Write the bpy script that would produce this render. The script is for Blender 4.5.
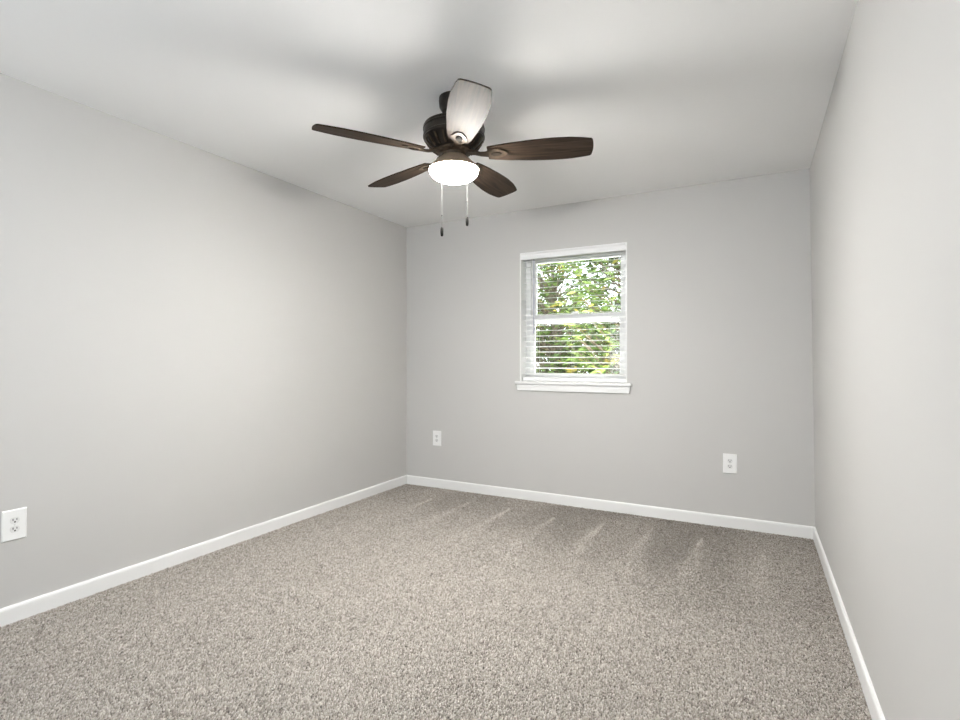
import bpy, bmesh, math, random
import numpy as np
from mathutils import Vector, Matrix, Euler

R = math.radians
scene = bpy.context.scene
COL = scene.collection
for o in list(bpy.data.objects):
    bpy.data.objects.remove(o)

# ------------------------------------------------------------------ camera
YAW = 27.95
cam_data = bpy.data.cameras.new('camera')
cam_data.sensor_width = 36.0
cam_data.lens = 518.0 / 960.0 * 36.0
cam_data.clip_start = 0.02
cam = bpy.data.objects.new('camera', cam_data)
COL.objects.link(cam)
CAM_Z = 1.177
cam.location = (0.0, 0.0, CAM_Z)
cam.rotation_euler = (R(90), 0, R(YAW))
scene.camera = cam

# ------------------------------------------------------------------ light and exposure
SKY_COLOR = (0.84, 0.92, 1.0)
SKY_STRENGTH = 5.0
REAR_POWER = 1.5
SUN_STRENGTH = 8.0
SILL_FILL_POWER = 230.0
BOWL_STRENGTH = 320.0
LAMP_COLOR = (1.0, 0.975, 0.935)
EXPOSURE = 0.31

world = bpy.data.worlds.new('overcast_sky')
scene.world = world
world.use_nodes = True
bg = world.node_tree.nodes['Background']
bg.inputs['Color'].default_value = (*SKY_COLOR, 1)
bg.inputs['Strength'].default_value = SKY_STRENGTH

sun_data = bpy.data.lights.new('sun', 'SUN')
sun_data.energy = SUN_STRENGTH
sun_data.angle = R(3)
sun_data.color = (1.0, 0.95, 0.85)
sun = bpy.data.objects.new('sun', sun_data)
COL.objects.link(sun)
sun.rotation_euler = Vector((-0.62, 0.30, -0.90)).to_track_quat('-Z', 'Y').to_euler()

# soft fill light added outside an assumed, unseen window behind the camera
rear_data = bpy.data.lights.new('added_rear_fill', 'AREA')
rear_data.shape = 'RECTANGLE'
rear_data.size, rear_data.size_y = 1.9, 1.3
rear_data.energy = REAR_POWER
rear_data.color = (0.95, 0.975, 1.0)
rear = bpy.data.objects.new('added_rear_fill', rear_data)
COL.objects.link(rear)
rear.location = (-1.3, -1.00, 1.55)
rear.rotation_euler = (R(90), 0, 0)      # shines towards +Y

# unseen fill light added below the far sill to brighten ceiling and blind
sill_fill_data = bpy.data.lights.new('added_sill_fill', 'AREA')
sill_fill_data.shape = 'RECTANGLE'
sill_fill_data.size, sill_fill_data.size_y = 2.0, 0.6
sill_fill_data.energy = SILL_FILL_POWER
sill_fill_data.color = (1.0, 0.99, 0.95)
sill_fill = bpy.data.objects.new('added_sill_fill', sill_fill_data)
COL.objects.link(sill_fill)
sill_fill.location = (-1.31, 4.95, 0.42)
sill_fill.rotation_euler = Vector((0, -0.62, 1.0)).to_track_quat('-Z', 'Y').to_euler()

vs = scene.view_settings
vs.view_transform = 'Standard'
vs.look = 'None'
vs.exposure = EXPOSURE
vs.gamma = 1.0
vs.use_curve_mapping = False

# ------------------------------------------------------------------ room numbers
XL, XR = -2.932, 0.319
XRF = 0.352                          # the right wall stands slightly out of plumb: its foot is further out
YB, YF = 4.032, -0.75
H = 2.44
WX0, WX1, WZ0, WZ1 = -1.756, -0.865, 1.000, 2.080      # window opening
WT = 0.24                                             # back wall thickness

# ------------------------------------------------------------------ materials
def mat(name, color, rough=0.5, metallic=0.0, spec=0.5, coat=0.0):
    m = bpy.data.materials.new(name)
    m.use_nodes = True
    b = m.node_tree.nodes['Principled BSDF']
    b.inputs['Base Color'].default_value = (*color, 1)
    b.inputs['Roughness'].default_value = rough
    b.inputs['Metallic'].default_value = metallic
    b.inputs['Specular IOR Level'].default_value = spec
    b.inputs['Coat Weight'].default_value = coat
    return m

def nodes(m):
    return m.node_tree.nodes, m.node_tree.links, m.node_tree.nodes['Principled BSDF']

def bump(m, scale, strength, dist=0.002, detail=3.0, coord='Object'):
    n, l, b = nodes(m)
    tc = n.new('ShaderNodeTexCoord')
    no = n.new('ShaderNodeTexNoise')
    no.inputs['Scale'].default_value = scale
    no.inputs['Detail'].default_value = detail
    bp = n.new('ShaderNodeBump')
    bp.inputs['Strength'].default_value = strength
    bp.inputs['Distance'].default_value = dist
    l.new(tc.outputs[coord], no.inputs['Vector'])
    l.new(no.outputs['Fac'], bp.inputs['Height'])
    l.new(bp.outputs['Normal'], b.inputs['Normal'])
    return m

def noise_color(m, scale, c0, c1, lo=0.35, hi=0.65, detail=4.0, stretch=None):
    n, l, b = nodes(m)
    tc = n.new('ShaderNodeTexCoord')
    mp = n.new('ShaderNodeMapping')
    if stretch:
        mp.inputs['Scale'].default_value = stretch
    no = n.new('ShaderNodeTexNoise')
    no.inputs['Scale'].default_value = scale
    no.inputs['Detail'].default_value = detail
    cr = n.new('ShaderNodeValToRGB')
    cr.color_ramp.elements[0].position = lo
    cr.color_ramp.elements[1].position = hi
    cr.color_ramp.elements[0].color = (*c0, 1)
    cr.color_ramp.elements[1].color = (*c1, 1)
    l.new(tc.outputs['Object'], mp.inputs['Vector'])
    l.new(mp.outputs['Vector'], no.inputs['Vector'])
    l.new(no.outputs['Fac'], cr.inputs['Fac'])
    l.new(cr.outputs['Color'], b.inputs['Base Color'])
    return m

M = {}
M['wall'] = bump(mat('wall_paint', (0.555, 0.546, 0.531), 0.62, spec=0.35), 140, 0.04)
M['ceiling'] = bump(mat('ceiling_paint', (0.90, 0.898, 0.89), 0.8, spec=0.2), 90, 0.10)
M['trim'] = mat('white_trim_paint', (0.83, 0.83, 0.82), 0.35)
M['vinyl'] = mat('white_vinyl', (0.86, 0.86, 0.86), 0.35)
M['blind'] = mat('white_faux_wood', (0.84, 0.84, 0.84), 0.4)
M['plate'] = mat('white_plastic', (0.86, 0.86, 0.85), 0.3)
M['socket'] = mat('receptacle_plastic', (0.76, 0.76, 0.75), 0.3)
M['slot'] = mat('outlet_slot_black', (0.03, 0.03, 0.03), 0.6)
M['screw'] = mat('painted_screw', (0.72, 0.72, 0.70), 0.35, metallic=0.3)
M['wand'] = mat('grey_clear_plastic', (0.42, 0.42, 0.52), 0.2)
M['backing'] = mat('carpet_backing', (0.20, 0.17, 0.14), 1.0, spec=0.0)
M['bronze'] = noise_color(mat('dark_bronze', (0.06, 0.05, 0.04), 0.38, metallic=0.75),
                          30, (0.026, 0.022, 0.019), (0.052, 0.043, 0.036))
M['fitter'] = mat('glare_bronze', (0.50, 0.38, 0.27), 0.42, metallic=0.5)  # lamp glare on the pan painted in as a paler bronze
M['lamplit'] = noise_color(mat('lamplit_bronze', (0.06, 0.044, 0.03), 0.55, metallic=0.2, spec=0.15),
                        40, (0.045, 0.032, 0.022), (0.09, 0.066, 0.045))  # gold lamplight around the hub painted in as a lighter bronze
M['black'] = mat('black_fob', (0.0016, 0.0014, 0.0012), 0.8, spec=0.03)
M['chain'] = mat('bright_chain', (0.030, 0.030, 0.029), 0.5, spec=0.1)
M['oval'] = mat('dark_oval_bronze', (0.020, 0.015, 0.011), 0.7, spec=0.06)
M['stucco'] = mat('exterior_siding', (0.62, 0.60, 0.56), 0.85)
M['lawn'] = noise_color(mat('lawn', (0.10, 0.15, 0.04), 0.9), 6, (0.06, 0.10, 0.03), (0.16, 0.20, 0.07))
M['bark'] = noise_color(mat('bark', (0.16, 0.12, 0.09), 0.9), 25, (0.09, 0.07, 0.05), (0.24, 0.19, 0.14))

def wood(name, c0, c1, rough):
    m = mat(name, c0, rough, spec=0.09)
    n, l, b = nodes(m)
    b.inputs['Specular Tint'].default_value = (1.0, 0.86, 0.66, 1)   # warm lamplight tone painted into the reflection tint
    tc = n.new('ShaderNodeTexCoord')
    mp = n.new('ShaderNodeMapping')
    mp.inputs['Scale'].default_value = (1.6, 22.0, 22.0)
    no = n.new('ShaderNodeTexNoise')
    no.inputs['Scale'].default_value = 3.0
    no.inputs['Detail'].default_value = 6.0
    no.inputs['Distortion'].default_value = 0.6
    cr = n.new('ShaderNodeValToRGB')
    cr.color_ramp.elements[0].position = 0.36
    cr.color_ramp.elements[1].position = 0.66
    cr.color_ramp.elements[0].color = (*c0, 1)
    cr.color_ramp.elements[1].color = (*c1, 1)
    l.new(tc.outputs['Object'], mp.inputs['Vector'])
    l.new(mp.outputs['Vector'], no.inputs['Vector'])
    l.new(no.outputs['Fac'], cr.inputs['Fac'])
    l.new(cr.outputs['Color'], b.inputs['Base Color'])
    return m
M['blade'] = wood('dark_walnut_blade', (0.013, 0.0092, 0.0070), (0.048, 0.031, 0.021), 0.58)

def emission(name, color, strength):
    m = bpy.data.materials.new(name)
    m.use_nodes = True
    n, l = m.node_tree.nodes, m.node_tree.links
    n.clear()
    e = n.new('ShaderNodeEmission')
    e.inputs['Color'].default_value = (*color, 1)
    e.inputs['Strength'].default_value = strength
    o = n.new('ShaderNodeOutputMaterial')
    l.new(e.outputs[0], o.inputs['Surface'])
    return m
M['bowl'] = emission('lit_frosted_glass', LAMP_COLOR, BOWL_STRENGTH)

def glass_mat():
    m = bpy.data.materials.new('window_glass')
    m.use_nodes = True
    n, l = m.node_tree.nodes, m.node_tree.links
    n.clear()
    t = n.new('ShaderNodeBsdfTransparent')
    t.inputs['Color'].default_value = (0.97, 0.98, 0.97, 1)
    g = n.new('ShaderNodeBsdfGlossy')
    g.inputs['Roughness'].default_value = 0.02
    f = n.new('ShaderNodeFresnel')
    f.inputs['IOR'].default_value = 1.45
    mx = n.new('ShaderNodeMixShader')
    o = n.new('ShaderNodeOutputMaterial')
    l.new(f.outputs[0], mx.inputs[0])
    l.new(t.outputs[0], mx.inputs[1])
    l.new(g.outputs[0], mx.inputs[2])
    l.new(mx.outputs[0], o.inputs['Surface'])
    return m
M['glass'] = glass_mat()

def leaf_mat(name):
    m = mat(name, (0.1, 0.2, 0.05), 0.32, spec=0.5)
    n, l, b = nodes(m)
    at = n.new('ShaderNodeAttribute')
    at.attribute_name = 'tint'
    cr = n.new('ShaderNodeValToRGB')
    e = cr.color_ramp.elements
    e[0].position = 0.0
    e[0].color = (0.050, 0.085, 0.022, 1)
    e[1].position = 1.0
    e[1].color = (0.42, 0.34, 0.08, 1)
    for p, c in ((0.45, (0.115, 0.185, 0.045)), (0.80, (0.24, 0.33, 0.09)), (0.93, (0.36, 0.42, 0.14))):
        k = e.new(p)
        k.color = (*c, 1)
    l.new(at.outputs['Fac'], cr.inputs['Fac'])
    l.new(cr.outputs['Color'], b.inputs['Base Color'])
    tr = n.new('ShaderNodeBsdfTranslucent')
    l.new(cr.outputs['Color'], tr.inputs['Color'])
    mx = n.new('ShaderNodeMixShader')
    mx.inputs[0].default_value = 0.35
    l.new(b.outputs[0], mx.inputs[1])
    l.new(tr.outputs[0], mx.inputs[2])
    l.new(mx.outputs[0], n['Material Output'].inputs['Surface'])
    return m
M['leaf'] = leaf_mat('glossy_leaf')

def carpet_mat():
    m = mat('carpet_yarn', (0.4, 0.35, 0.3), 0.95, spec=0.1)
    n, l, b = nodes(m)
    at = n.new('ShaderNodeAttribute')
    at.attribute_name = 'tint'
    cr = n.new('ShaderNodeValToRGB')
    e = cr.color_ramp.elements
    e[0].position = 0.0
    e[0].color = (0.10, 0.088, 0.076, 1)
    e[1].position = 1.0
    e[1].color = (0.68, 0.64, 0.59, 1)
    for p, c in ((0.30, (0.22, 0.193, 0.166)), (0.60, (0.395, 0.36, 0.32))):
        k = e.new(p)
        k.color = (*c, 1)
    l.new(at.outputs['Fac'], cr.inputs['Fac'])
    l.new(cr.outputs['Color'], b.inputs['Base Color'])
    b.inputs['Sheen Weight'].default_value = 0.15
    return m
M['carpet'] = carpet_mat()

# ------------------------------------------------------------------ mesh helpers
def box(bm, x0, x1, y0, y1, z0, z1, bevel=0.0, mtx=None):
    r = bmesh.ops.create_cube(bm, size=1.0)
    vv = r['verts']
    for v in vv:
        v.co = Vector(((x0 + x1) / 2 + v.co.x * (x1 - x0), (y0 + y1) / 2 + v.co.y * (y1 - y0),
                       (z0 + z1) / 2 + v.co.z * (z1 - z0)))
    geom = list({e for v in vv for e in v.link_edges})
    if bevel > 0:
        rr = bmesh.ops.bevel(bm, geom=geom, offset=bevel, segments=2, affect='EDGES', profile=0.5)
        vv = list({v for f in rr['faces'] for v in f.verts} | {v for v in vv if v.is_valid})
    if mtx is not None:
        for v in vv:
            v.co = mtx @ v.co
    return vv

def lathe(bm, prof, n=48, mtx=None):
    """profile of (radius, z); radius 0 closes to a point"""
    rings = []
    for r, z in prof:
        if r < 1e-6:
            rings.append([bm.verts.new((0, 0, z))])
        else:
            rings.append([bm.verts.new((r * math.cos(2 * math.pi * k / n), r * math.sin(2 * math.pi * k / n), z))
                          for k in range(n)])
    for a, b in zip(rings, rings[1:]):
        for k in range(n):
            k2 = (k + 1) % n
            if len(a) == 1 and len(b) == 1:
                continue
            if len(a) == 1:
                bm.faces.new((a[0], b[k2], b[k]))
            elif len(b) == 1:
                bm.faces.new((a[k], a[k2], b[0]))
            else:
                bm.faces.new((a[k], a[k2], b[k2], b[k]))
    if mtx is not None:
        for rg in rings:
            for v in rg:
                v.co = mtx @ v.co

def tube(bm, pts, r, n=8):
    pts = [Vector(p) for p in pts]
    rad = r if isinstance(r, (list, tuple)) else [r] * len(pts)
    rings = []
    for i, p in enumerate(pts):
        d = (pts[min(i + 1, len(pts) - 1)] - pts[max(i - 1, 0)]).normalized()
        u = d.orthogonal().normalized() if i == 0 else (u - d * u.dot(d)).normalized()
        w = d.cross(u)
        rings.append([bm.verts.new(p + rad[i] * (math.cos(2 * math.pi * k / n) * u + math.sin(2 * math.pi * k / n) * w))
                      for k in range(n)])
    for a, b in zip(rings, rings[1:]):
        for k in range(n):
            bm.faces.new((a[k], a[(k + 1) % n], b[(k + 1) % n], b[k]))
    bm.faces.new(list(reversed(rings[0])))
    bm.faces.new(rings[-1])

def prism(bm, outline, z0, z1, mtx=None):
    a = [bm.verts.new((x, y, z0)) for x, y in outline]
    b = [bm.verts.new((x, y, z1)) for x, y in outline]
    n = len(a)
    bm.faces.new(list(reversed(a)))
    bm.faces.new(b)
    for k in range(n):
        bm.faces.new((a[k], a[(k + 1) % n], b[(k + 1) % n], b[k]))
    if mtx is not None:
        for v in a + b:
            v.co = mtx @ v.co

def obj(name, bm, m, parent=None, smooth=False, loc=None):
    bmesh.ops.recalc_face_normals(bm, faces=bm.faces)
    me = bpy.data.meshes.new(name)
    bm.to_mesh(me)
    bm.free()
    me.materials.append(m)
    if smooth:
        me.polygons.foreach_set('use_smooth', [True] * len(me.polygons))
        try:
            me.set_sharp_from_angle(angle=R(38))
        except Exception:
            pass
    o = bpy.data.objects.new(name, me)
    COL.objects.link(o)
    if parent is not None:
        o.parent = parent
    if loc is not None:
        o.location = loc
    return o

def empty(name, loc=(0, 0, 0), rz=0.0):
    o = bpy.data.objects.new(name, None)
    o.empty_display_size = 0.1
    COL.objects.link(o)
    o.location = loc
    o.rotation_euler = (0, 0, rz)
    return o

def tag(o, label=None, cat=None, group=None, kind=None):
    if label: o['label'] = label
    if cat: o['category'] = cat
    if group: o['group'] = group
    if kind: o['kind'] = kind
    return o

def copy_tree(o, parent=None):
    c = o.copy()
    COL.objects.link(c)
    if parent is not None:
        c.parent = parent
    for ch in list(o.children):
        copy_tree(ch, c)
    return c

# ------------------------------------------------------------------ room shell
bm = bmesh.new(); box(bm, XL - 0.15, XR + 0.15, YF - 0.15, YB + WT, -0.12, 0.0)
tag(obj('floor', bm, M['backing']), 'beige carpeted floor of the empty bedroom', 'floor', kind='structure')
bm = bmesh.new(); box(bm, XL - 0.15, XR + 0.15, YF - 0.15, YB + WT, H, H + 0.15)
tag(obj('ceiling', bm, M['ceiling']), 'smooth white ceiling carrying the fan', 'ceiling', kind='structure')
bm = bmesh.new(); box(bm, XL - 0.15, XL, YF - 0.15, YB + WT, 0, H)
tag(obj('wall_left', bm, M['wall']), 'long light grey wall on the left', 'wall', kind='structure')
bm = bmesh.new()
for v in box(bm, XR, XR + 0.15, YF - 0.15, YB + WT, 0, H):
    v.co.x += (XRF - XR) * (1 - v.co.z / H)
tag(obj('wall_right', bm, M['wall']), 'light grey wall close on the right', 'wall', kind='structure')

def wall_with_hole(name, y0, y1, x0, x1, z0, z1, label):
    bm = bmesh.new()
    xs, zs, ys = (XL, x0, x1, XRF + 0.02), (0.0, z0, z1, H), (y0, y1)
    V = {(i, j, k): bm.verts.new((xs[i], ys[k], zs[j])) for i in range(4) for j in range(4) for k in range(2)}
    for k in range(2):
        for i in range(3):
            for j in range(3):
                if (i, j) != (1, 1):
                    bm.faces.new((V[i, j, k], V[i + 1, j, k], V[i + 1, j + 1, k], V[i, j + 1, k]))
    def side(i0, j0, i1, j1):
        bm.faces.new((V[i0, j0, 0], V[i1, j1, 0], V[i1, j1, 1], V[i0, j0, 1]))
    for i in range(3):
        side(i, 0, i + 1, 0); side(i, 3, i + 1, 3); side(0, i, 0, i + 1); side(3, i, 3, i + 1)
    side(1, 1, 2, 1); side(1, 2, 2, 2); side(1, 1, 1, 2); side(2, 1, 2, 2)
    return tag(obj(name, bm, M['wall']), label, 'wall', kind='structure')
wall_with_hole('wall_back', YB, YB + WT, WX0, WX1, WZ0 - 0.024, WZ1, 'grey far wall with the window')
wall_with_hole('wall_front', YF - 0.15, YF, -2.3, -0.3, 0.88, 2.22, 'grey wall behind the camera')

# baseboards: square board with an eased top edge
def baseboard(name, length, loc, rz, label):
    h, t = 0.083, 0.014
    prof = [(0, 0), (t, 0), (t, h - 0.012), (t - 0.002, h - 0.005), (t - 0.007, h), (0, h)]
    bm = bmesh.new()
    a = [bm.verts.new((0, -p, q)) for p, q in prof]
    b = [bm.verts.new((length, -p, q)) for p, q in prof]
    bm.faces.new(a); bm.faces.new(list(reversed(b)))
    for k in range(len(prof)):
        k2 = (k + 1) % len(prof)
        bm.faces.new((a[k], b[k], b[k2], a[k2]))
    o = obj(name, bm, M['trim'], loc=loc)
    o.rotation_euler = (0, 0, rz)
    return tag(o, label, 'baseboard', kind='structure')
baseboard('baseboard_back', XRF - XL, (XL, YB, 0), 0, 'white baseboard along the far wall')
baseboard('baseboard_left', YB - YF, (XL, YF, 0), R(90), 'white baseboard along the left wall')
baseboard('baseboard_right', YB - YF, (XRF, YB, 0), R(-90), 'white baseboard along the right wall')
baseboard('baseboard_front', XRF - XL, (XRF, YF, 0), R(180), 'white baseboard behind the camera')

# ------------------------------------------------------------------ window in the far wall
win = tag(empty('window_1', ((WX0 + WX1) / 2, YB, WZ0)), 'white single-hung window in the far grey wall', 'window', kind='structure')
cx = (WX0 + WX1) / 2
def wloc(bm):                        # world -> window space
    bmesh.ops.translate(bm, verts=bm.verts, vec=(-cx, -YB, -WZ0))
    return bm
JT = 0.010
bm = bmesh.new()
box(bm, WX0, WX0 + JT, YB, YB + 0.12, WZ0, WZ1)
box(bm, WX1 - JT, WX1, YB, YB + 0.12, WZ0, WZ1)
box(bm, WX0 + JT, WX1 - JT, YB, YB + 0.12, WZ1 - JT, WZ1)
obj('jamb', wloc(bm), M['trim'], win)
bm = bmesh.new()
fy0, fy1 = YB + 0.115, YB + 0.20
box(bm, WX0, WX0 + 0.052, fy0, fy1, WZ0, WZ1, 0.003)
box(bm, WX1 - 0.052, WX1, fy0, fy1, WZ0, WZ1, 0.003)
box(bm, WX0 + 0.05, WX1 - 0.05, fy0, fy1, WZ1 - 0.04, WZ1, 0.003)
box(bm, WX0 + 0.05, WX1 - 0.05, fy0, fy1, WZ0, WZ0 + 0.03, 0.003)
obj('window_frame', wloc(bm), M['vinyl'], win)
ZM = 1.525
def sash(name, z0, z1, y0, y1, rail_b, rail_t):
    x0, x1, s = WX0 + 0.050, WX1 - 0.050, 0.034
    bm = bmesh.new()
    box(bm, x0, x0 + s, y0, y1, z0, z1, 0.002)
    box(bm, x1 - s, x1, y0, y1, z0, z1, 0.002)
    box(bm, x0 + s, x1 - s, y0, y1, z0, z0 + rail_b, 0.002)
    box(bm, x0 + s, x1 - s, y0, y1, z1 - rail_t, z1, 0.002)
    so = obj(name, wloc(bm), M['vinyl'], win)
    bm = bmesh.new()
    ym = (y0 + y1) / 2
    box(bm, x0 + s - 0.003, x1 - s + 0.003, ym - 0.002, ym + 0.002, z0 + rail_b - 0.003, z1 - rail_t + 0.003)
    obj('pane', wloc(bm), M['glass'], so)
    return so
lower = sash('lower_sash', WZ0 + 0.028, ZM + 0.034, YB + 0.120, YB + 0.150, 0.034, 0.040)
upper = sash('upper_sash', ZM - 0.034, WZ1 - 0.036, YB + 0.156, YB + 0.186, 0.045, 0.034)
bm = bmesh.new()
box(bm, cx - 0.03, cx + 0.03, YB + 0.105, YB + 0.122, ZM + 0.030, ZM + 0.044, 0.003)
tube(bm, [(cx - 0.02, YB + 0.112, ZM + 0.049), (cx + 0.03, YB + 0.104, ZM + 0.049)], 0.005)
obj('sash_lock', wloc(bm), M['vinyl'], win)
bm = bmesh.new()
box(bm, WX0 - 0.036, WX1 + 0.036, YB - 0.034, YB - 0.0005, WZ0 - 0.0235, WZ0, 0.005)
box(bm, WX0 + 0.0005, WX1 - 0.0005, YB - 0.01, YB + 0.116, WZ0 - 0.0235, WZ0 - 0.0003)
obj('window_sill', wloc(bm), M['trim'], win)
bm = bmesh.new()
av = [(WX0 - 0.026, WZ0 - 0.0235), (WX1 + 0.026, WZ0 - 0.0235), (WX1 + 0.017, WZ0 - 0.078), (WX0 - 0.017, WZ0 - 0.078)]
a = [bm.verts.new((x, YB - 0.016, z)) for x, z in av]; b = [bm.verts.new((x, YB, z)) for x, z in av]
bm.faces.new(a); bm.faces.new(b[::-1])
for k in range(4):
    bm.faces.new((a[k], a[(k + 1) % 4], b[(k + 1) % 4], b[k]))
obj('sill_apron', wloc(bm), M['trim'], win)

# unseen window added behind the camera to let soft light in
w2 = tag(empty('added_window', (-1.3, YF, 0.88)), 'wide white window, unseen, added behind the camera to let light in', 'window', kind='structure')
bm = bmesh.new()
for x0, x1, z0, z1 in ((-1.0, -0.95, 0, 1.34), (0.95, 1.0, 0, 1.34), (-0.95, 0.95, 0, 0.05), (-0.95, 0.95, 1.29, 1.34), (-0.025, 0.025, 0.05, 1.29)):
    box(bm, x0, x1, -0.12, -0.06, z0, z1, 0.003)
obj('window_frame', bm, M['vinyl'], w2)

# ------------------------------------------------------------------ blind
SX0, SX1 = WX0 + JT + 0.006, WX1 - JT - 0.004
BY = YB + 0.055
blind = tag(empty('window_blind', (cx, BY, WZ1)),
            'white horizontal slat blind with open slats hanging in the far window', 'blind')
def bloc(bm):
    bmesh.ops.translate(bm, verts=bm.verts, vec=(-cx, -BY, -WZ1))
    return bm
bm = bmesh.new(); box(bm, SX0, SX1, BY - 0.024, BY + 0.026, WZ1 - 0.055, WZ1 - JT - 0.001, 0.002)
obj('headrail', bloc(bm), M['blind'], blind)
bm = bmesh.new()
pr = [(0, 0), (-0.005, 0.006), (-0.005, 0.040), (-0.010, 0.050), (-0.010, 0.059), (0.004, 0.059), (0.004, 0)]
vx0, vx1 = WX0 + JT + 0.001, WX1 - JT - 0.001
a = [bm.verts.new((vx0, YB + 0.004 + p, WZ1 - 0.0595 - JT*0 + q)) for p, q in pr]
b = [bm.verts.new((vx1, YB + 0.004 + p, WZ1 - 0.0595 + q)) for p, q in pr]
bm.faces.new(a); bm.faces.new(b[::-1])
for k in range(len(pr)):
    k2 = (k + 1) % len(pr)
    bm.faces.new((a[k], a[k2], b[k2], b[k]))
vo = obj('valance', bloc(bm), M['blind'], blind)
ZB = WZ0 + 0.002
bm = bmesh.new(); box(bm, SX0, SX1, BY - 0.025, BY + 0.025, ZB, ZB + 0.032, 0.004)
obj('bottom_rail', bloc(bm), M['blind'], blind)
# one slat: 50 mm wide, gently crowned
def slat_bm():
    bm = bmesh.new()
    n, w, c, t = 6, 0.050, 0.0016, 0.0022
    up, dn = [], []
    for k in range(n + 1):
        y = -w / 2 + w * k / n
        z = c * (1 - (2 * y / w) ** 2)
        up.append((y, z + t / 2)); dn.append((y, z - t / 2))
    ring = up + dn[::-1]
    a = [bm.verts.new((SX0 - cx, y, z)) for y, z in ring]
    b = [bm.verts.new((SX1 - cx, y, z)) for y, z in ring]
    bm.faces.new(a); bm.faces.new(b[::-1])
    for k in range(len(ring)):
        k2 = (k + 1) % len(ring)
        bm.faces.new((a[k], a[k2], b[k2], b[k]))
    return bm
PITCH = 0.0450
slat0 = obj('slat', slat_bm(), M['blind'], blind)
z, i = ZB + 0.032 + 0.030, 0
slat_top = z
while z < WZ1 - 0.066:
    s = slat0 if i == 0 else slat0.copy()
    if i: COL.objects.link(s)
    s.location = (0, 0, z - WZ1)
    s.rotation_euler = (R(6.0), 0, 0)
    slat_top = z
    z += PITCH; i += 1
for lx in (-0.30, 0.0, 0.30):
    bm = bmesh.new()
    for dy in (-0.0262, 0.0262):
        tube(bm, [(cx + lx, BY + dy, ZB + 0.030), (cx + lx, BY + dy, WZ1 - 0.050)], 0.0007, 5)
    obj('ladder_cord', bloc(bm), M['blind'], blind)
bm = bmesh.new()
tube(bm, [(-1.638, YB + 0.020, 2.035), (-1.638, YB + 0.020, 1.43)], 0.0038, 6)
tube(bm, [(-1.638, YB + 0.020, 1.44), (-1.638, YB + 0.020, 1.40)], 0.0048, 8)
tube(bm, [(-1.638, YB + 0.020, 2.034), (-1.638, YB + 0.034, 2.040)], 0.002, 6)
tag(obj('tilt_wand', bloc(bm), M['wand'], blind, smooth=True), 'grey plastic tilt wand')

# ------------------------------------------------------------------ outlets
def duplex_outlet():
    """plate in the local XZ plane, facing -Y"""
    root = empty('wall_outlet')
    bm = bmesh.new()
    w, h, t, e = 0.089, 0.136, 0.006, 0.004
    f = [bm.verts.new((sx * (w / 2 - e), -t, sz * (h / 2 - e))) for sx, sz in ((-1, -1), (1, -1), (1, 1), (-1, 1))]
    m_ = [bm.verts.new((sx * w / 2, -t + 0.0025, sz * h / 2)) for sx, sz in ((-1, -1), (1, -1), (1, 1), (-1, 1))]
    k_ = [bm.verts.new((sx * w / 2, 0, sz * h / 2)) for sx, sz in ((-1, -1), (1, -1), (1, 1), (-1, 1))]
    bm.faces.new(f); bm.faces.new(k_[::-1])
    for k in range(4):
        k2 = (k + 1) % 4
        bm.faces.new((f[k], f[k2], m_[k2], m_[k])); bm.faces.new((m_[k], m_[k2], k_[k2], k_[k]))
    obj('cover_plate', bm, M['plate'], root)
    for sz in (-1, 1):
        zc = sz * 0.0195
        out = []
        for k in range(28):
            a_ = 2 * math.pi * k / 28
            out.append((0.0172 * math.cos(a_), max(-0.0140, min(0.0140, 0.0172 * math.sin(a_)))))
        bm = bmesh.new()
        prism(bm, out, 0, 0.0022, Matrix.Translation((0, -t, zc)) @ Matrix.Rotation(R(90), 4, 'X'))
        rec = obj('receptacle', bm, M['socket'], root)
        bm = bmesh.new()
        y1, y0 = -t - 0.0021, -t - 0.0026
        box(bm, -0.0085, -0.0055, y0, y1, zc - 0.0010, zc + 0.0090)
        box(bm, 0.0055, 0.0082, y0, y1, zc, zc + 0.0085)
        hole = [(0.0034 * math.cos(2 * math.pi * k / 14), 0.0036 * math.sin(2 * math.pi * k / 14)) for k in range(14)]
        prism(bm, hole, 0.0021, 0.0026, Matrix.Translation((0, -t, zc - 0.0065)) @ Matrix.Rotation(R(90), 4, 'X'))
        tag(obj('socket_slots', bm, M['slot'], rec), 'black plug slots')
    bm = bmesh.new()
    lathe(bm, [(0.0033, 0), (0.0033, 0.0006), (0.0024, 0.0013), (0, 0.0014)], 14,
          Matrix.Translation((0, -t, 0)) @ Matrix.Rotation(R(90), 4, 'X'))
    obj('plate_screw', bm, M['screw'], root)
    return root
out0 = duplex_outlet()
spots = [((-0.154, YB, 0.451), 0, 'white outlet plate on the far grey wall, right of and below the window'),
         ((-2.586, YB, 0.456), 0, 'small white outlet plate on the far wall, near its left corner'),
         ((XL, 1.072, 0.440), R(90), 'white outlet plate on the left wall, nearest to the viewer')]
for i, (loc, rz, lab) in enumerate(spots):
    o = out0 if i == 0 else copy_tree(out0)
    o.location = loc
    o.rotation_euler = (0, 0, rz)
    tag(o, lab, 'outlet', 'wall outlets')

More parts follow.
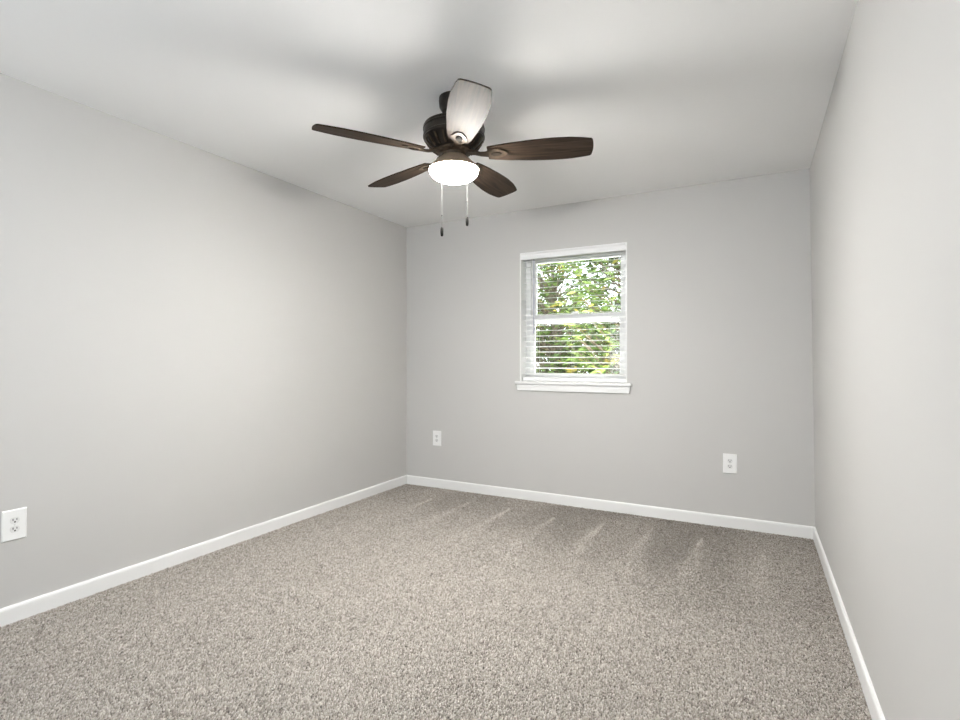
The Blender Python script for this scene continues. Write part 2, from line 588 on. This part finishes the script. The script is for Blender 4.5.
# ------------------------------------------------------------------ ceiling fan
FX, FY = -1.283, 2.150
fan = tag(empty('ceiling_fan', (FX, FY, H)),
          'five-blade dark wood and bronze ceiling fan with a lit white glass bowl', 'fan')
def Z(z): return z - H               # heights above the floor -> fan space
bm = bmesh.new()
lathe(bm, [(0, Z(H)), (0.072, Z(H)), (0.073, Z(2.425)), (0.070, Z(2.395)), (0.058, Z(2.374)), (0.030, Z(2.366)), (0, Z(2.366))])
obj('canopy', bm, M['bronze'], fan, True)
bm = bmesh.new(); lathe(bm, [(0, Z(2.37)), (0.0135, Z(2.37)), (0.0135, Z(2.335)), (0.034, Z(2.330)), (0.036, Z(2.303)), (0, Z(2.303))], 24)
obj('downrod', bm, M['bronze'], fan, True)
bm = bmesh.new()
lathe(bm, [(0, Z(2.306)), (0.136, Z(2.306)), (0.144, Z(2.304)), (0.147, Z(2.298)), (0.147, Z(2.240)),
           (0.143, Z(2.236)), (0.128, Z(2.228)), (0.112, Z(2.205)), (0.098, Z(2.192)), (0.088, Z(2.188)), (0, Z(2.188))], 64)
hous = obj('motor_housing', bm, M['bronze'], fan, True)
bm = bmesh.new()
lathe(bm, [(0.1472, Z(2.290)), (0.1492, Z(2.288)), (0.1492, Z(2.283)), (0.1472, Z(2.281))], 64)
lathe(bm, [(0.1472, Z(2.254)), (0.1492, Z(2.252)), (0.1492, Z(2.247)), (0.1472, Z(2.245))], 64)
obj('trim_band', bm, M['bronze'], hous, True)
for k in range(20):                  # cooling ribs below the housing
    bm = bmesh.new()
    a_ = 2 * math.pi * (k + 0.5) / 20
    mt = Matrix.Rotation(a_, 4, 'Z')
    pts = [(0.137, Z(2.232)), (0.118, Z(2.2085)), (0.099, Z(2.191)), (0.105, Z(2.188)), (0.124, Z(2.204)), (0.142, Z(2.231))]
    a = [bm.verts.new(mt @ Vector((x, -0.004, zz))) for x, zz in pts]
    b = [bm.verts.new(mt @ Vector((x, 0.004, zz))) for x, zz in pts]
    bm.faces.new(a); bm.faces.new(b[::-1])
    for q in range(6):
        q2 = (q + 1) % 6
        bm.faces.new((a[q], a[q2], b[q2], b[q]))
    obj('cooling_rib', bm, M['lamplit'], hous)
bm = bmesh.new()
lathe(bm, [(0, Z(2.19)), (0.086, Z(2.19)), (0.086, Z(2.178)), (0.060, Z(2.170)), (0.052, Z(2.145)), (0.040, Z(2.136)), (0, Z(2.136))], 40)
obj('switch_housing', bm, M['lamplit'], fan, True)
bm = bmesh.new()
lathe(bm, [(0, Z(2.102)), (0.004, Z(2.102)), (0.004, Z(2.043)), (0, Z(2.043))], 16)
obj('bowl_stem', bm, M['bronze'], fan, True)
bm = bmesh.new()
lathe(bm, [(0.050, Z(2.160)), (0.058, Z(2.158)), (0.080, Z(2.140)), (0.106, Z(2.116)), (0.1195, Z(2.102)), (0.1215, Z(2.092)), (0.1195, Z(2.092)), (0.118, Z(2.098)), (0.0, Z(2.100))], 56)
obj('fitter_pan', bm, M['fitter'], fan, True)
# open-topped frosted glass bowl
bm = bmesh.new()
outer, inner = [], []
for k in range(13):
    t = k / 12
    a_ = t * math.pi / 2
    outer.append((0.116 * math.cos(a_), Z(2.088) - 0.052 * math.sin(a_) ** 1.0))
    inner.append((0.111 * math.cos(a_), Z(2.088) - 0.047 * math.sin(a_) ** 1.0))
outer[-1] = (0, Z(2.036)); inner[-1] = (0, Z(2.041))
lathe(bm, [(0.117, Z(2.094))] + outer, 64)
lathe(bm, [(0.113, Z(2.094))] + inner, 64)
lathe(bm, [(0.117, Z(2.094)), (0.113, Z(2.094))], 64)
bmesh.ops.remove_doubles(bm, verts=bm.verts, dist=1e-5)
tag(obj('light_bowl', bm, M['bowl'], fan, True), 'glowing white frosted glass bowl')
# blades
BZ = 2.167
def blade_outline():
    st = [(0.165, 0.046), (0.20, 0.054), (0.28, 0.066), (0.38, 0.077), (0.47, 0.082), (0.55, 0.080), (0.61, 0.071), (0.640, 0.064)]
    n, L = 30, []
    for k in range(n + 1):
        x = st[0][0] + (st[-1][0] - st[0][0]) * k / n
        for (xa, wa), (xb, wb) in zip(st, st[1:]):
            if xa <= x <= xb + 1e-9:
                u = (x - xa) / (xb - xa)
                u = u * u * (3 - 2 * u) * 0.35 + u * 0.65
                L.append((x, wa + (wb - wa) * u)); break
    top = [(x, w) for x, w in L]
    tip = []
    w = L[-1][1]
    for k in range(1, 6):           # rounded corner then a slightly bowed end
        a_ = math.pi / 2 * k / 6
        tip.append((0.640 + 0.010 * math.sin(a_), w - 0.008 * (1 - math.cos(a_))))
    for k in range(0, 4):
        y = (w - 0.009) * (1 - k / 4)
        tip.append((0.651 + 0.008 * (1 - (y / w) ** 2), y))
    half = top + tip
    full = half + [(0.659, 0)] + [(x, -y) for x, y in half[::-1]]
    seen, res = set(), []
    for p in full:
        q = (round(p[0], 5), round(p[1], 5))
        if q not in seen:
            seen.add(q); res.append(p)
    return res
PITCH_B = Matrix.Rotation(R(-12.5), 4, 'X')
def blade_bm():
    bm = bmesh.new()
    prism(bm, blade_outline(), -0.003, 0.003, PITCH_B)
    bmesh.ops.bevel(bm, geom=[e for e in bm.edges if e.is_boundary is False and e.calc_face_angle(0) > 1.2],
                    offset=0.0012, segments=1, affect='EDGES')
    return bm
def iron_bm():
    bm = bmesh.new()
    # leaf-shaped plate screwed under the blade root
    out = []
    for k in range(40):
        a_ = 2 * math.pi * k / 40
        x = 0.208 + 0.052 * math.cos(a_)
        y = 0.036 * math.sin(a_) * (1.0 - 0.25 * math.cos(a_))
        out.append((x, y))
    prism(bm, out, -0.0075, -0.0032, PITCH_B)
    # waisted arm running in under the motor
    secs = [(0.070, 0.024, 0.010, 0.012), (0.100, 0.017, 0.006, 0.012), (0.130, 0.013, -0.004, 0.010), (0.155, 0.017, -0.006, 0.007), (0.178, 0.026, -0.0055, 0.005)]
    prev = None
    for x, w, zc, t in secs:
        ph = min(1.0, max(0.0, (x - 0.09) / 0.07))
        mt = Matrix.Rotation(R(-12.5) * ph, 4, 'X')
        q = [bm.verts.new(mt @ Vector((x, sy * w, zc + sz * t / 2))) for sy, sz in ((-1, -1), (1, -1), (1, 1), (-1, 1))]
        if prev:
            for k in range(4):
                bm.faces.new((prev[k], prev[(k + 1) % 4], q[(k + 1) % 4], q[k]))
        else:
            bm.faces.new(q)
        prev = q
    bm.faces.new(prev[::-1])
    return bm
def medallion_bm():
    bm = bmesh.new()
    lathe(bm, [(0.019, 0), (0.018, -0.004), (0.012, -0.006), (0, -0.0065)], 20,
          PITCH_B @ Matrix.Translation((0.205, 0, -0.0072)) @ Matrix.Diagonal((1.35, 0.8, 1, 1)))
    return bm
blade0 = obj('blade', blade_bm(), M['blade'], fan)
iron0 = obj('blade_bracket', iron_bm(), M['lamplit'], blade0)
med0 = obj('bracket_medallion', medallion_bm(), M['oval'], blade0, True)
for i, ang in enumerate((63.5, 135.5, 207.5, 279.5, 351.5)):
    b_ = blade0 if i == 0 else copy_tree(blade0, fan)
    b_.location = (0, 0, Z(BZ))
    b_.rotation_euler = (0, 0, R(ang + YAW))

# pull chains
right = Vector((math.cos(R(YAW)), math.sin(R(YAW)), 0))
fwd = Vector((-math.sin(R(YAW)), math.cos(R(YAW)), 0))
for dx, z_low, z_bead in ((-0.066, 1.800, 1.905), (0.061, 1.852, 1.975)):
    p = right * dx + fwd * 0.108
    s0 = p * 0.42
    bm = bmesh.new()
    tube(bm, [s0 + Vector((0, 0, Z(2.156))), p * 0.85 + Vector((0, 0, Z(2.146))), p + Vector((0, 0, Z(2.134))), p + Vector((0, 0, Z(z_low + 0.045)))], 0.0006, 6)
    zz = z_low + 0.05
    while zz < 2.12:
        bmesh.ops.create_icosphere(bm, subdivisions=1, radius=0.0011, matrix=Matrix.Translation(p + Vector((0, 0, Z(zz)))))
        zz += 0.0055
    bmesh.ops.create_icosphere(bm, subdivisions=2, radius=0.0032, matrix=Matrix.Translation(p + Vector((0, 0, Z(z_bead)))))
    ch = obj('pull_chain', bm, M['chain'], fan, True)
    bm = bmesh.new()
    lathe(bm, [(0, 0.047), (0.003, 0.046), (0.0066, 0.040), (0.0078, 0.020), (0.0068, 0.004), (0.004, 0), (0, 0)], 14,
          Matrix.Translation(p + Vector((0, 0, Z(z_low)))))
    tag(obj('chain_fob', bm, M['black'], ch, True), 'black bell-shaped pull')

# ------------------------------------------------------------------ carpet pile
def carpet():
    rng = np.random.default_rng(5)
    sp = 0.0054
    x0, x1, y0, y1 = XL + 0.016, XRF - 0.016, 0.25, YB - 0.016
    nx, ny = int((x1 - x0) / sp), int((y1 - y0) / sp)
    gx, gy = np.meshgrid(np.arange(nx), np.arange(ny))
    px = (x0 + (gx + 0.5) * (x1 - x0) / nx).ravel() + rng.uniform(-0.45, 0.45, nx * ny) * sp
    py = (y0 + (gy + 0.5) * (y1 - y0) / ny).ravel() + rng.uniform(-0.45, 0.45, nx * ny) * sp
    N = px.size
    # the lie of the pile: brushed in broad strokes by the vacuum cleaner
    def smooth(u, v, f, s):
        a = 0
        r = np.random.default_rng(s)
        for _ in range(5):
            k = r.normal(0, f, 2); ph = r.uniform(0, 6.28)
            a = a + np.sin(k[0] * u + k[1] * v + ph)
        return a / 5
    band = np.tanh(1.6 * np.sin(px * 7.5 + 1.3 * smooth(px, py, 1.0, 1) + 0.35 * py)) * 0.4 + 0.8 * smooth(px, py, 2.6, 2)
    far = 1 / (1 + np.exp(-(py + 0.25 * px - 2.75 + 0.35 * smooth(px, py, 3.0, 7)) / 0.18))
    lean_y = band * (0.0012 + 0.0045 * far) + 0.0050 - 0.0150 * far + rng.normal(0, 0.0016, N)
    # straight strokes run up to the far wall, leaving a lifted ridge where two strokes meet
    ridge = np.zeros(N)
    for k in range(-7, 3):
        xk = -0.64 + 0.352 * k + 0.03 * np.sin(5.1 * k)
        top = 3.76 - 0.10 * abs(np.sin(2.3 * k))
        w = 0.010 + 0.075 * np.clip(top - py, 0, 1)
        ridge = np.maximum(ridge, np.exp(-((px - xk - 0.03 * (py - 3.4)) / w) ** 2) * (py < top) * np.clip((py - 2.75) / 0.7, 0, 1))
    lean_y = lean_y + ridge * 0.011
    lean_x = 0.0022 * smooth(px, py, 3.0, 3) + rng.normal(0, 0.0020, N)
    h = 0.0095 + rng.normal(0, 0.0012, N) + 0.0012 * smooth(px, py, 5.0, 4) + 0.0022 * ridge - 0.0012 * far
    r_b = 0.0022 + rng.uniform(-0.0003, 0.0004, N)
    r_m = 0.0032 + rng.normal(0, 0.0004, N)
    rot = rng.uniform(0, 6.28, N)
    K = 4
    V = np.zeros((N, 2 * K + 1, 3), np.float32)
    for k in range(K):
        a = rot + 2 * np.pi * k / K
        V[:, k, 0] = px + r_b * np.cos(a); V[:, k, 1] = py + r_b * np.sin(a); V[:, k, 2] = 0.0005
        a = a + 0.7
        V[:, K + k, 0] = px + lean_x * 0.7 + r_m * np.cos(a)
        V[:, K + k, 1] = py + lean_y * 0.7 + r_m * np.sin(a)
        V[:, K + k, 2] = h * 0.66
    V[:, 2 * K, 0] = px + lean_x; V[:, 2 * K, 1] = py + lean_y; V[:, 2 * K, 2] = h
    # keep the pile inside the walls
    V[:, :, 0] = np.clip(V[:, :, 0], XL + 0.0142, XRF - 0.0142)
    V[:, :, 1] = np.clip(V[:, :, 1], y0 - 0.01, YB - 0.0142)
    base = (np.arange(N) * (2 * K + 1))[:, None]
    quads = np.concatenate([base + np.array([[k, (k + 1) % K, K + (k + 1) % K, K + k]]) for k in range(K)], 1).reshape(-1, 4)
    tris = np.concatenate([base + np.array([[K + k, K + (k + 1) % K, 2 * K]]) for k in range(K)], 1).reshape(-1, 3)
    me = bpy.data.meshes.new('carpet_pile')
    me.vertices.add(N * (2 * K + 1))
    me.vertices.foreach_set('co', V.ravel())
    loops = np.concatenate([quads.ravel(), tris.ravel()]).astype(np.int32)
    me.loops.add(loops.size)
    me.loops.foreach_set('vertex_index', loops)
    nq, nt = len(quads), len(tris)
    me.polygons.add(nq + nt)
    starts = np.concatenate([np.arange(nq) * 4, nq * 4 + np.arange(nt) * 3]).astype(np.int32)
    me.polygons.foreach_set('loop_start', starts)
    me.update(calc_edges=True)
    me.polygons.foreach_set('use_smooth', np.ones(nq + nt, bool))
    # flecked yarn: each tuft its own shade, in small clumps
    clump = rng.normal(0, 1, (ny // 2 + 2, nx // 2 + 2))
    t = 0.62 + 0.16 * rng.normal(0, 1, N) + 0.05 * clump[(gy // 2).ravel(), (gx // 2).ravel()]
    dark = rng.random(N) < 0.10
    t[dark] -= 0.30
    at = me.attributes.new('tint', 'FLOAT', 'POINT')
    at.data.foreach_set('value', np.repeat(np.clip(t, 0, 1), 2 * K + 1).astype(np.float32))
    me.materials.append(M['carpet'])
    o = bpy.data.objects.new('carpet_pile', me)
    COL.objects.link(o)
    return tag(o, 'flecked beige wall-to-wall carpet pile over the whole floor', 'carpet', kind='stuff')
carpet()

# ------------------------------------------------------------------ garden outside the window
bm = bmesh.new(); box(bm, -14, 10, YB + WT + 0.01, 18, -0.45, -0.30)
tag(obj('lawn', bm, M['lawn']), 'green ground outside beyond the window', 'lawn', kind='structure')

def leaves_mesh(name, pts, nrm_dir, size, tint, seed):
    """broad pointed leaves folded along the midrib"""
    rng = np.random.default_rng(seed)
    N = len(pts)
    prof = [(0.0, 0.03), (0.22, 0.30), (0.50, 0.40), (0.78, 0.26), (1.0, 0.0)]
    V, F, T = [], [], []
    for i in range(N):
        d = Vector(nrm_dir[i]).normalized()
        side = d.cross(Vector((0, 0, 1)))
        if side.length < 0.05: side = Vector((1, 0, 0))
        side.normalize()
        side = Matrix.Rotation(rng.uniform(-0.9, 0.9), 3, d) @ side
        up = side.cross(d)
        L = size * rng.uniform(0.7, 1.2)
        curl = rng.uniform(0.05, 0.22)
        b = len(V)
        for u, w in prof:
            c = Vector(pts[i]) + d * (u * L) - up * (curl * u * u * L)
            V.append(c + side * (w * L * 0.5 * 2) * 0.46 + up * (0.10 * w * L))
            V.append(c)
            V.append(c - side * (w * L * 0.5 * 2) * 0.46 + up * (0.10 * w * L))
        for k in range(4):
            q = b + 3 * k
            F.append((q, q + 1, q + 4, q + 3)); F.append((q + 1, q + 2, q + 5, q + 4))
        T += [tint[i]] * 15
    me = bpy.data.meshes.new(name)
    me.from_pydata([tuple(v) for v in V], [], F)
    at = me.attributes.new('tint', 'FLOAT', 'POINT')
    at.data.foreach_set('value', np.array(T, np.float32))
    me.polygons.foreach_set('use_smooth', np.ones(len(F), bool))
    me.materials.append(M['leaf'])
    return me

def tree(name, x, y, h, rx, ry, zlo, n_whorl, size, label, cat, seed, thin=0.0, group=None):
    rnd = random.Random(seed)
    root = tag(empty(name, (x, y, -0.30)), label, cat, group)
    bmw = bmesh.new()
    top = h + 0.30
    tube(bmw, [(0, 0, 0), (0.03, 0.02, top * 0.35), (-0.03, 0.0, top * 0.7), (0, 0, top)], [0.07, 0.055, 0.035, 0.012], 10)
    pts, dirs, tint = [], [], []
    for k in range(n_whorl):
        while True:
            u, v, w = rnd.uniform(-1, 1), rnd.uniform(-1, 1), rnd.uniform(0, 1)
            rad = math.sqrt(u * u + v * v)
            lim = math.sqrt(max(0, 1 - (max(0, w - 0.55) / 0.5) ** 2))
            if rad <= lim and rnd.random() > thin * w:
                break
        p = Vector((u * rx, v * ry, zlo + 0.30 + w * (h - zlo)))
        outd = Vector((u * rx, v * ry, 0.25)).normalized()
        if k % 3 == 0:
            q = Vector((0, 0, max(0.2, p.z - 0.45)))
            tube(bmw, [q, (q + p) / 2 + Vector((0, 0, -0.06)), p], [0.014, 0.009, 0.004], 5)
        tw = rnd.gauss(0.55, 0.2)
        for j in range(rnd.randint(5, 8)):
            a_ = rnd.uniform(0, 6.28)
            d = Vector((math.cos(a_), math.sin(a_), rnd.uniform(-0.6, 0.45))) + outd * 0.5
            pts.append(p + Vector((rnd.gauss(0, 0.02), rnd.gauss(0, 0.02), rnd.gauss(0, 0.03))))
            dirs.append(d)
            tint.append(min(1, max(0, tw + rnd.gauss(0, 0.16) + (0.5 if rnd.random() < 0.02 else 0))))
    obj('trunk', bmw, M['bark'], root, True)
    fo = bpy.data.objects.new('foliage', leaves_mesh('foliage', pts, dirs, size, tint, seed))
    COL.objects.link(fo)
    fo.parent = root
    return root
tree('leafy_tree', -1.12, 5.70, 3.3, 0.80, 0.34, 0.2, 1050, 0.10, 'broad-leaved green tree seen through the right half of the window', 'tree', 11, 0.05)
tree('leafy_tree', -2.45, 6.80, 3.0, 0.85, 0.34, 0.2, 950, 0.105, 'broad-leaved green tree seen through the left half of the window', 'tree', 12, 0.35)
tree('leafy_shrub', -2.75, 7.95, 2.3, 1.25, 0.42, -0.1, 900, 0.115, 'dense green shrub low behind the trees outside the window', 'shrub', 13, 0.2)
tree('leafy_shrub', -0.35, 7.95, 2.2, 0.75, 0.42, -0.1, 480, 0.115, 'green shrub at the right beyond the window glass', 'shrub', 14, 0.2)
